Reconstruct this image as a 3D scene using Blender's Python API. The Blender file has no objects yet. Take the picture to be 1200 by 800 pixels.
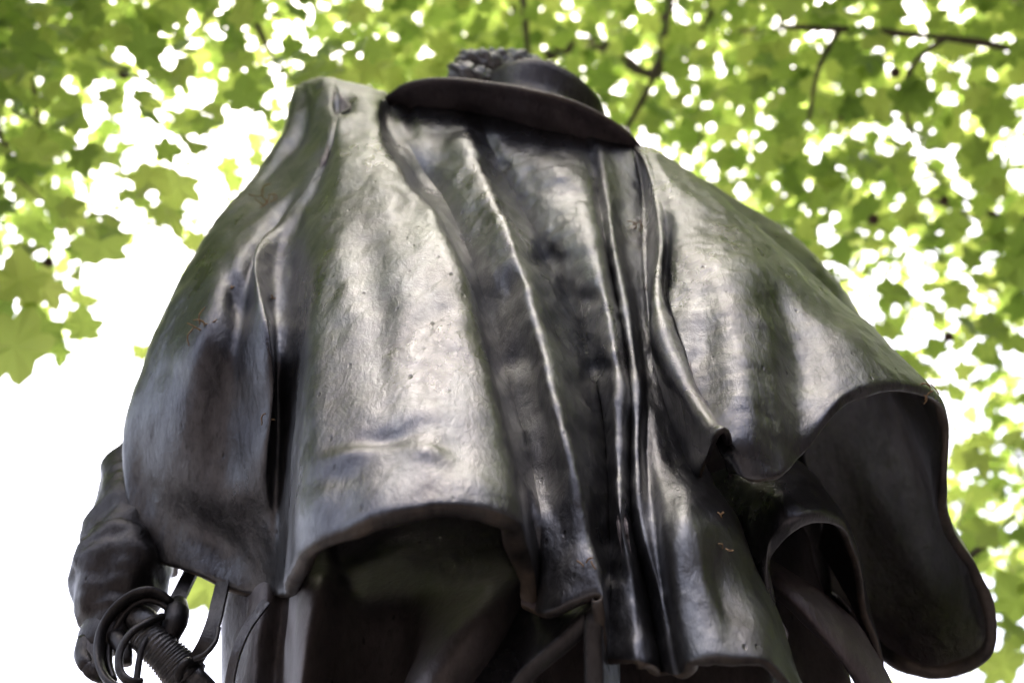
import bpy, bmesh, math, random
import numpy as np
from mathutils import Vector, Matrix, noise as mnoise

R = math.radians
random.seed(7); rng = np.random.default_rng(7)
scene = bpy.context.scene
COL = scene.collection

# ------------------------------------------------------------------ camera, sky, sun, exposure
PITCH = R(38.0); FPX = 1648.0
CAM = Vector((0.0, -2.2, 1.6))
cam_d = bpy.data.cameras.new('camera'); cam = bpy.data.objects.new('camera', cam_d); COL.objects.link(cam)
cam.location = CAM; cam.rotation_euler = (math.pi/2 + PITCH, 0, 0)
cam_d.sensor_width = 36.0; cam_d.lens = FPX/1200*36; cam_d.clip_end = 2000; cam_d.clip_start = 0.05
cam_d.dof.use_dof = True; cam_d.dof.focus_distance = 2.15; cam_d.dof.aperture_fstop = 2.8; cam_d.dof.aperture_blades = 9
scene.camera = cam

SUN_EL, SUN_AZ = R(78), R(-12)           # azimuth measured from +Y (beyond the statue) towards +X
world = bpy.data.worlds.new('World'); scene.world = world; world.use_nodes = True
wn = world.node_tree; wn.nodes.clear()
sky = wn.nodes.new('ShaderNodeTexSky'); sky.sky_type = 'NISHITA'; sky.sun_disc = False
sky.sun_elevation = SUN_EL; sky.sun_rotation = SUN_AZ
sky.air_density = 0.7; sky.dust_density = 10.0; sky.ozone_density = 0.6
bg = wn.nodes.new('ShaderNodeBackground'); bg.inputs['Strength'].default_value = 0.15
wo = wn.nodes.new('ShaderNodeOutputWorld')
wn.links.new(sky.outputs[0], bg.inputs[0]); wn.links.new(bg.outputs[0], wo.inputs[0])
sun_d = bpy.data.lights.new('sun', 'SUN'); sun_d.energy = 1.0; sun_d.angle = R(30); sun_d.color = (1.0, 0.98, 0.96)
sun = bpy.data.objects.new('sun', sun_d); COL.objects.link(sun)
sdir = Vector((math.sin(SUN_AZ)*math.cos(SUN_EL), math.cos(SUN_AZ)*math.cos(SUN_EL), math.sin(SUN_EL)))
sun.rotation_euler = sdir.to_track_quat('Z', 'Y').to_euler(); sun.location = (0, 0, 30)
scene.view_settings.view_transform = 'Standard'; scene.view_settings.look = 'None'
scene.view_settings.exposure = 2.7; scene.view_settings.gamma = 1.0
scene.view_settings.use_curve_mapping = False
scene.render.engine = 'CYCLES'
scene.cycles.use_denoising = True
scene.cycles.max_bounces = 8; scene.cycles.transmission_bounces = 6
scene.cycles.sample_clamp_indirect = 6.0

# ------------------------------------------------------------------ helpers
FW = Vector((0, math.cos(PITCH), math.sin(PITCH))); UP = Vector((0, -math.sin(PITCH), math.cos(PITCH)))
def ray(px, py):
    return Vector((px-600.0, 0, 0)) + FW*FPX + UP*(400.0-py)
def at(px, py, Y):
    """the point of the plane y = Y that the lens sees at (px, py)"""
    d = ray(px, py); return CAM + d*((Y-CAM.y)/d.y)
def atd(px, py, dist):
    d = ray(px, py).normalized(); return CAM + d*dist

def link(o, parent=None):
    COL.objects.link(o)
    if parent is not None: o.parent = parent
    return o
def empty(name, loc=(0, 0, 0)):
    o = bpy.data.objects.new(name, None); o.location = loc; o.empty_display_size = 0.1; return link(o)
def tag(o, label=None, cat=None, group=None, kind=None):
    if label: o['label'] = label
    if cat: o['category'] = cat
    if group: o['group'] = group
    if kind: o['kind'] = kind
    return o
def mesh_obj(name, V, F, mats, parent=None, smooth=True, midx=None):
    me = bpy.data.meshes.new(name)
    me.from_pydata([tuple(map(float, v)) for v in V], [], [tuple(map(int, f)) for f in F])
    if not isinstance(mats, (list, tuple)): mats = [mats]
    for m in mats: me.materials.append(m)
    if midx is not None: me.polygons.foreach_set('material_index', np.asarray(midx, dtype=np.int32))
    me.polygons.foreach_set('use_smooth', np.full(len(me.polygons), smooth))
    me.update()
    o = bpy.data.objects.new(name, me)
    if parent is not None:
        link(o, parent)
        o.matrix_parent_inverse = Matrix.Translation(parent.location).inverted()
    else: link(o)
    return o

# ------------------------------------------------------------------ materials
def new_mat(name):
    m = bpy.data.materials.new(name); m.use_nodes = True
    nt = m.node_tree; nt.nodes.clear()
    out = nt.nodes.new('ShaderNodeOutputMaterial'); return m, nt, out
def N(nt, t, **kw):
    n = nt.nodes.new(t)
    for k, v in kw.items():
        if k in n.inputs: n.inputs[k].default_value = v
        else: setattr(n, k, v)
    return n
def ramp(nt, fac, stops):
    r = nt.nodes.new('ShaderNodeValToRGB'); nt.links.new(fac, r.inputs[0])
    while len(r.color_ramp.elements) > 1: r.color_ramp.elements.remove(r.color_ramp.elements[-1])
    r.color_ramp.elements[0].position = stops[0][0]; r.color_ramp.elements[0].color = (*stops[0][1], 1)
    for p, c in stops[1:]:
        e = r.color_ramp.elements.new(p); e.color = (*c, 1)
    return r.outputs[0]

def bronze(name, c1, c2, c3, metallic=0.9, r1=0.23, r2=0.41, bump=0.5, grime=None, sc=1.0):
    m, nt, out = new_mat(name); L = nt.links.new
    tc0 = N(nt, 'ShaderNodeTexCoord'); tc = N(nt, 'ShaderNodeMapping'); tc.inputs['Scale'].default_value = (1.0, 0.55, 0.5); L(tc0.outputs['Object'], tc.inputs['Vector'])
    n1 = N(nt, 'ShaderNodeTexNoise', **{'Scale': 3.2*sc, 'Detail': 6, 'Roughness': 0.6, 'Distortion': 0.6}); L(tc.outputs[0], n1.inputs['Vector'])
    n2 = N(nt, 'ShaderNodeTexNoise', **{'Scale': 14*sc, 'Detail': 8, 'Roughness': 0.65}); L(tc.outputs[0], n2.inputs['Vector'])
    # vertical run-off streaks
    mp = N(nt, 'ShaderNodeMapping'); mp.inputs['Scale'].default_value = (26, 26, 4); L(tc.outputs[0], mp.inputs['Vector'])
    n3 = N(nt, 'ShaderNodeTexNoise', **{'Scale': 1.0*sc, 'Detail': 5, 'Roughness': 0.55}); L(mp.outputs[0], n3.inputs['Vector'])
    base = ramp(nt, n1.outputs[0], [(0.25, c1), (0.52, c2), (0.80, c3)])
    dk = ramp(nt, n2.outputs[0], [(0.30, (0.62, 0.60, 0.60)), (0.62, (1.1, 1.1, 1.08))])
    mx = N(nt, 'ShaderNodeMix', data_type='RGBA', blend_type='MULTIPLY'); mx.inputs[0].default_value = 1.0
    L(base, mx.inputs[6]); L(dk, mx.inputs[7])
    st = ramp(nt, n3.outputs[0], [(0.35, (0.75, 0.74, 0.74)), (0.6, (1.12, 1.14, 1.13))])
    mx2 = N(nt, 'ShaderNodeMix', data_type='RGBA', blend_type='MULTIPLY'); mx2.inputs[0].default_value = 0.8
    L(mx.outputs[2], mx2.inputs[6]); L(st, mx2.inputs[7])
    vo = N(nt, 'ShaderNodeTexVoronoi', **{'Scale': 48*sc}); L(tc.outputs[0], vo.inputs['Vector'])
    n6 = N(nt, 'ShaderNodeTexNoise', **{'Scale': 22*sc, 'Detail': 3}); L(tc.outputs[0], n6.inputs['Vector'])
    pit = ramp(nt, vo.outputs['Distance'], [(0.05, (0, 0, 0)), (0.16, (1, 1, 1))])
    gate = ramp(nt, n6.outputs[0], [(0.50, (1, 1, 1)), (0.60, (0, 0, 0))])
    pm = N(nt, 'ShaderNodeMath', operation='MAXIMUM'); L(pit, pm.inputs[0]); L(gate, pm.inputs[1])
    n7 = N(nt, 'ShaderNodeTexNoise', **{'Scale': 110*sc, 'Detail': 6, 'Roughness': 0.7}); L(tc.outputs[0], n7.inputs['Vector'])
    gr = ramp(nt, n7.outputs[0], [(0.34, (0.66, 0.65, 0.65)), (0.50, (1, 1, 1)), (0.68, (1.12, 1.12, 1.12))])
    mx3 = N(nt, 'ShaderNodeMix', data_type='RGBA', blend_type='MULTIPLY'); mx3.inputs[0].default_value = 0.8; L(mx2.outputs[2], mx3.inputs[6]); L(gr, mx3.inputs[7])
    pd = ramp(nt, pm.outputs[0], [(0.0, (0.35, 0.33, 0.32)), (1.0, (1, 1, 1))])
    mx4 = N(nt, 'ShaderNodeMix', data_type='RGBA', blend_type='MULTIPLY'); mx4.inputs[0].default_value = 1.0; L(mx3.outputs[2], mx4.inputs[6]); L(pd, mx4.inputs[7])
    col = mx4.outputs[2]
    p = N(nt, 'ShaderNodeBsdfPrincipled', Metallic=metallic)
    if grime:
        n4 = N(nt, 'ShaderNodeTexNoise', **{'Scale': 9*sc, 'Detail': 7, 'Roughness': 0.7}); L(tc.outputs[0], n4.inputs['Vector'])
        gf = ramp(nt, n4.outputs[0], [(0.44, (0, 0, 0)), (0.60, (1, 1, 1))])
        gm = N(nt, 'ShaderNodeMix', data_type='RGBA'); L(gf, gm.inputs[0]); L(col, gm.inputs[6]); gm.inputs[7].default_value = (*grime, 1)
        col = gm.outputs[2]
        mm = N(nt, 'ShaderNodeMapRange'); mm.inputs['To Min'].default_value = metallic; mm.inputs['To Max'].default_value = 0.15
        L(gf, mm.inputs[0]); L(mm.outputs[0], p.inputs['Metallic'])
    L(col, p.inputs['Base Color'])
    rr = N(nt, 'ShaderNodeMapRange'); rr.inputs['From Min'].default_value = 0.3; rr.inputs['From Max'].default_value = 0.7
    rr.inputs['To Min'].default_value = r1; rr.inputs['To Max'].default_value = r2
    n5 = N(nt, 'ShaderNodeTexNoise', **{'Scale': 7*sc, 'Detail': 6, 'Roughness': 0.6}); L(tc.outputs[0], n5.inputs['Vector'])
    L(n5.outputs[0], rr.inputs[0]); L(rr.outputs[0], p.inputs['Roughness'])
    # tool marks and casting pits
    nb = N(nt, 'ShaderNodeTexNoise', **{'Scale': 60*sc, 'Detail': 9, 'Roughness': 0.66, 'Distortion': 0.4}); L(tc.outputs[0], nb.inputs['Vector'])
    mpb = N(nt, 'ShaderNodeMapping'); mpb.inputs['Scale'].default_value = (30, 30, 34); mpb.inputs['Rotation'].default_value = (0.2, 0.35, 0.1); L(tc.outputs[0], mpb.inputs['Vector'])
    nb2 = N(nt, 'ShaderNodeTexNoise', **{'Scale': 1.0*sc, 'Detail': 6, 'Roughness': 0.6, 'Distortion': 1.2}); L(mpb.outputs[0], nb2.inputs['Vector'])
    a1 = N(nt, 'ShaderNodeMath', operation='MULTIPLY_ADD'); L(nb2.outputs[0], a1.inputs[0]); a1.inputs[1].default_value = 0.2; L(nb.outputs[0], a1.inputs[2])
    a2 = N(nt, 'ShaderNodeMath', operation='MULTIPLY_ADD'); L(pm.outputs[0], a2.inputs[0]); a2.inputs[1].default_value = 0.5; L(a1.outputs[0], a2.inputs[2])
    b = N(nt, 'ShaderNodeBump', Strength=bump, Distance=0.0055); L(a2.outputs[0], b.inputs['Height']); L(b.outputs[0], p.inputs['Normal'])
    L(p.outputs[0], out.inputs[0]); return m

M_bronze = bronze('patinated_bronze', (0.064, 0.062, 0.068), (0.094, 0.095, 0.102), (0.124, 0.128, 0.131))
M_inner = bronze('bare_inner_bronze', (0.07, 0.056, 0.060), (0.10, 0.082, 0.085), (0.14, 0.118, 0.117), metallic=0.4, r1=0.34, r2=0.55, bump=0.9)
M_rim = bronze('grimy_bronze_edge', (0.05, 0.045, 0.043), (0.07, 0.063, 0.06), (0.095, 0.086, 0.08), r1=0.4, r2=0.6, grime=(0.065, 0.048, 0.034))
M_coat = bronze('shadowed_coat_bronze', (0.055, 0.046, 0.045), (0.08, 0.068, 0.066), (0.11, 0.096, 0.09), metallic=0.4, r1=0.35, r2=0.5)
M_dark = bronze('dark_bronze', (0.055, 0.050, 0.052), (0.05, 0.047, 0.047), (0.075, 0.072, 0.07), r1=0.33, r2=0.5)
M_steel = bronze('worn_sword_bronze', (0.08, 0.077, 0.078), (0.12, 0.118, 0.12), (0.17, 0.17, 0.17), r1=0.3, r2=0.5, sc=2.0)

def simple_mat(name, col, rough=0.7, var=0.25, scale=6.0, bump=0.3, dist=0.01):
    m, nt, out = new_mat(name); L = nt.links.new
    tc = N(nt, 'ShaderNodeTexCoord')
    n1 = N(nt, 'ShaderNodeTexNoise', **{'Scale': scale, 'Detail': 8, 'Roughness': 0.6}); L(tc.outputs['Object'], n1.inputs['Vector'])
    lo = tuple(c*(1-var) for c in col); hi = tuple(min(1, c*(1+var)) for c in col)
    c = ramp(nt, n1.outputs[0], [(0.3, lo), (0.7, hi)])
    p = N(nt, 'ShaderNodeBsdfPrincipled', Roughness=rough); L(c, p.inputs['Base Color'])
    b = N(nt, 'ShaderNodeBump', Strength=bump, Distance=dist); L(n1.outputs[0], b.inputs['Height']); L(b.outputs[0], p.inputs['Normal'])
    L(p.outputs[0], out.inputs[0]); return m
M_granite = simple_mat('grey_granite', (0.24, 0.23, 0.22), 0.6, 0.35, 60, 0.15)
M_paving = simple_mat('paving', (0.055, 0.050, 0.052), 0.85, 0.3, 8, 0.3)
M_stone = simple_mat('pale_stone', (0.42, 0.36, 0.31), 0.8, 0.15, 2, 0.2)
M_glass = simple_mat('window_glass', (0.05, 0.06, 0.07), 0.1, 0.2, 3, 0.0)
M_bark = simple_mat('bark', (0.075, 0.055, 0.042), 0.9, 0.45, 12, 0.8, 0.03)
M_seed = simple_mat('seed', (0.07, 0.04, 0.025), 0.9, 0.3, 60, 0.5)
M_tuft = simple_mat('dried_tuft', (0.20, 0.125, 0.06), 0.9, 0.3, 60, 0.2)

def leaf_mat(name, per_object):
    m, nt, out = new_mat(name); L = nt.links.new
    if per_object: rnd = N(nt, 'ShaderNodeObjectInfo').outputs['Random']
    else: rnd = N(nt, 'ShaderNodeNewGeometry').outputs['Random Per Island']
    base = ramp(nt, rnd, [(0.0, (0.035, 0.075, 0.014)), (0.5, (0.055, 0.11, 0.018)), (1.0, (0.09, 0.13, 0.02))])
    tr = ramp(nt, rnd, [(0.0, (0.23, 0.345, 0.055)), (0.5, (0.40, 0.52, 0.10)), (1.0, (0.57, 0.655, 0.15))])
    d = N(nt, 'ShaderNodeBsdfPrincipled', Roughness=0.5); L(base, d.inputs['Base Color'])
    t = N(nt, 'ShaderNodeBsdfTranslucent'); L(tr, t.inputs[0])
    mx = N(nt, 'ShaderNodeMixShader'); mx.inputs[0].default_value = 0.62
    L(d.outputs[0], mx.inputs[1]); L(t.outputs[0], mx.inputs[2]); L(mx.outputs[0], out.inputs[0]); return m
M_leaf = leaf_mat('leaf', False); M_leafo = leaf_mat('leaf_single', True)

# ------------------------------------------------------------------ lofted sheets with real thickness
def catmull(P, n):
    """P (k, ...) control rows -> n samples along a centripetal-ish Catmull-Rom, uniform in chord length"""
    P = np.asarray(P, float); k = len(P)
    d = np.sqrt(np.maximum(((P[1:]-P[:-1])**2).reshape(k-1, -1).mean(1), 1e-12))**0.5*1.0
    T = np.concatenate([[0], np.cumsum(d)])
    return T, P
def cr_eval(T, P, ts):
    """C1 cubic Hermite through P with finite-difference tangents at parameters T"""
    k = len(P); M = np.zeros_like(P)
    sh = (slice(None),) + (None,)*(P.ndim-1)
    h = np.diff(T); dl = (P[1:]-P[:-1])/h[sh]
    M[0] = dl[0]; M[-1] = dl[-1]
    w0 = (h[1:]/(h[:-1]+h[1:]))[sh]
    M[1:-1] = dl[:-1]*w0 + dl[1:]*(1-w0)
    i = np.clip(np.searchsorted(T, ts, side='right')-1, 0, k-2)
    u = ((ts-T[i])/h[i])[sh]; hh = h[i][sh]
    return (2*u**3-3*u**2+1)*P[i] + (u**3-2*u**2+u)*hh*M[i] + (-2*u**3+3*u**2)*P[i+1] + (u**3-u**2)*hh*M[i+1]
def resample(pts, n):
    pts = np.asarray(pts, float)
    d = np.sqrt(((pts[1:]-pts[:-1])**2).sum(1)); T = np.concatenate([[0], np.cumsum(np.maximum(d, 1e-6)**0.7)])
    dense = cr_eval(T, pts, np.linspace(0, T[-1], 400))
    s = np.concatenate([[0], np.cumsum(np.sqrt(((dense[1:]-dense[:-1])**2).sum(1)))])
    q = np.linspace(0, s[-1], n)
    return np.stack([np.interp(q, s, dense[:, a]) for a in range(3)], 1)
BY = [(40, .14), (60, .10), (90, .04), (120, -.02), (150, -.07), (200, -.15), (300, -.28), (450, -.38), (600, -.46), (700, -.49), (800, -.50), (1000, -.52)]
def baseY(py): return float(np.interp(py, [b[0] for b in BY], [b[1] for b in BY]))
def col_world(col, absY=False):
    return [tuple(at(px, py, y if absY else baseY(py)+y)) for px, py, y in col]
def loft(cols, nt=150, per=6, absY=False, crease=()):
    C = np.stack([resample(col_world(c, absY), nt) for c in cols])           # (k, nt, 3)
    cuts = [0]+sorted(crease)+[len(cols)-1]; out = []
    for a, b in zip(cuts[:-1], cuts[1:]):                                     # the sheet may kink at the creased columns
        T, P = catmull(C[a:b+1], 0)
        ts = np.concatenate([np.linspace(T[i], T[i+1], per, endpoint=False) for i in range(len(T)-1)] + ([[T[-1]]] if b == cuts[-1] else []))
        out.append(cr_eval(T, P, ts))
    return np.concatenate(out)                                                # (nu, nt, 3)
def grid_normals(G, flip=1):
    du = np.gradient(G, axis=0); dv = np.gradient(G, axis=1)
    n = np.cross(dv, du)*flip; l = np.linalg.norm(n, axis=2, keepdims=True)
    return n/np.maximum(l, 1e-9)
def smooth_grid(A, it=1):
    for _ in range(it):
        B = A.copy()
        B[1:-1] = (A[:-2]+2*A[1:-1]+A[2:])/4; A = B.copy()
        B[:, 1:-1] = (A[:, :-2]+2*A[:, 1:-1]+A[:, 2:])/4; A = B
    return A
def fbm(G, sx, oct_=3, seed=0.0, stretch=(1, 1, 1)):
    out = np.zeros(G.shape[:2]); off = Vector((seed*13.1, seed*7.7, seed*3.3))
    for i in range(G.shape[0]):
        for j in range(G.shape[1]):
            p = Vector((G[i, j, 0]*stretch[0], G[i, j, 1]*stretch[1], G[i, j, 2]*stretch[2]))*sx + off
            out[i, j] = mnoise.fractal(p, 1.0, 2.1, oct_)
    return out
def shell(name, G, mats, parent, thick=0.02, flip=1, bumps=((4, 0.008, 2), (14, 0.003, 3)), seed=1.0, rim=5, wrinkle=None, sharp=(), thin=None):
    """outer sheet + rounded hem + inner sheet, one closed-looking mesh; mats = outer, inner, rim"""
    nrm = grid_normals(G, flip)
    disp = np.zeros(G.shape[:2])
    for k, (sx, am, oc) in enumerate(bumps): disp += am*fbm(G, sx, oc, seed+k, (1.0, 0.55, 0.5))
    if wrinkle is not None: disp += wrinkle
    dn = smooth_grid(nrm, 14); dn /= np.maximum(np.linalg.norm(dn, axis=2, keepdims=True), 1e-9)
    G = G + dn*disp[..., None]
    nrm = grid_normals(G, flip)
    ns = smooth_grid(nrm, 3); ns /= np.maximum(np.linalg.norm(ns, axis=2, keepdims=True), 1e-9)
    global LASTG; LASTG = G
    nu, nt = G.shape[:2]
    thick = thick*(np.ones(nu) if thin is None else thin)[:, None]
    rows = [G[:, j] for j in range(nt)]; mi = [0]*(nt-1)
    n = ns[:, -1]; d = G[:, -1]-G[:, -4]; d /= np.maximum(np.linalg.norm(d, axis=1, keepdims=True), 1e-9)
    c = G[:, -1]-n*thick/2
    for q in range(1, rim+1):
        a = math.pi*q/(rim+1)
        rows.append(c + thick/2*(n*math.cos(a)+d*math.sin(a)*0.8)); mi.append(2 if q > 1 else 0)
    mi.append(2)
    for j in range(nt-1, -1, -1):
        w = min(1.0, max(0.0, 1-(nt-1-j)/(nt*.22))); w = w*w*(3-2*w)      # the lining closes up on the sheet away from the hem
        rows.append(G[:, j]-ns[:, j]*(thick*w+.003*(1-w))); mi.append(1)
    mi = mi[:len(rows)-1]
    A = np.stack(rows, 1); nr = A.shape[1]
    V = A.reshape(-1, 3)
    I = np.arange(nu*nr).reshape(nu, nr)
    a, b, cc, dd = I[:-1, :-1], I[1:, :-1], I[1:, 1:], I[:-1, 1:]
    F = np.stack([a, b, cc, dd], 2) if flip > 0 else np.stack([a, dd, cc, b], 2)
    midx = np.broadcast_to(np.array(mi), (nu-1, nr-1))
    o = mesh_obj(name, V, F.reshape(-1, 4), mats, parent, True, midx.reshape(-1))
    if len(sharp):
        me = o.data; ev = np.empty(len(me.edges)*2, np.int32); me.edges.foreach_get('vertices', ev); ev = ev.reshape(-1, 2)
        u = ev//nr; at_ = me.attributes.new('sharp_edge', 'BOOLEAN', 'EDGE')
        at_.data.foreach_set('value', (u[:, 0] == u[:, 1]) & np.isin(u[:, 0], sharp))
    return o

def tube(path, radii, seg=10, flat=1.0, lump=0.0, seed=0, cap=True, up=Vector((0, 0, 1))):
    """V, F of a tapered tube along path; flat squeezes one axis"""
    P = [Vector(p) for p in path]; V = []; F = []
    prev = None
    for i, p in enumerate(P):
        t = (P[min(i+1, len(P)-1)]-P[max(i-1, 0)]).normalized()
        if prev is None:
            x = t.cross(up)
            if x.length < 1e-3: x = t.cross(Vector((1, 0, 0)))
            x.normalize()
        else: x = (prev - t*prev.dot(t)).normalized()
        prev = x; y = t.cross(x)
        r = radii[i] if hasattr(radii, '__len__') else radii
        for k in range(seg):
            a = 2*math.pi*k/seg
            q = p + x*(r*math.cos(a)) + y*(r*flat*math.sin(a))
            if lump: q += (q-p).normalized()*lump*mnoise.fractal(q*9+Vector((seed, 0, 0)), 1, 2, 3)
            V.append(q)
    for i in range(len(P)-1):
        for k in range(seg):
            F.append((i*seg+k, i*seg+(k+1) % seg, (i+1)*seg+(k+1) % seg, (i+1)*seg+k))
    if cap:
        F.append(tuple(range(seg-1, -1, -1))); F.append(tuple((len(P)-1)*seg+k for k in range(seg)))
    return V, F
def merge(parts):
    V = []; F = []
    for v, f in parts:
        o = len(V); V += list(v); F += [tuple(i+o for i in q) for q in f]
    return V, F
def spline(pts, n):
    return [Vector(p) for p in resample([tuple(p) for p in pts], n)]

# ------------------------------------------------------------------ ground
def sheet(name, x0, x1, y0, y1, z, mat):
    return mesh_obj(name, [(x0, y0, z), (x1, y0, z), (x1, y1, z), (x0, y1, z)], [(0, 1, 2, 3)], mat, smooth=False)
ground = sheet('ground', -600, 600, -600, 600, 0.0, M_paving); tag(ground, kind='structure')

# ------------------------------------------------------------------ statue
statue = empty('bronze_statue', (0.05, 0.15, 1.6))
tag(statue, 'dark bronze statue in wide brimmed hat and heavy draped cloak seen from behind', 'statue')

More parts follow.
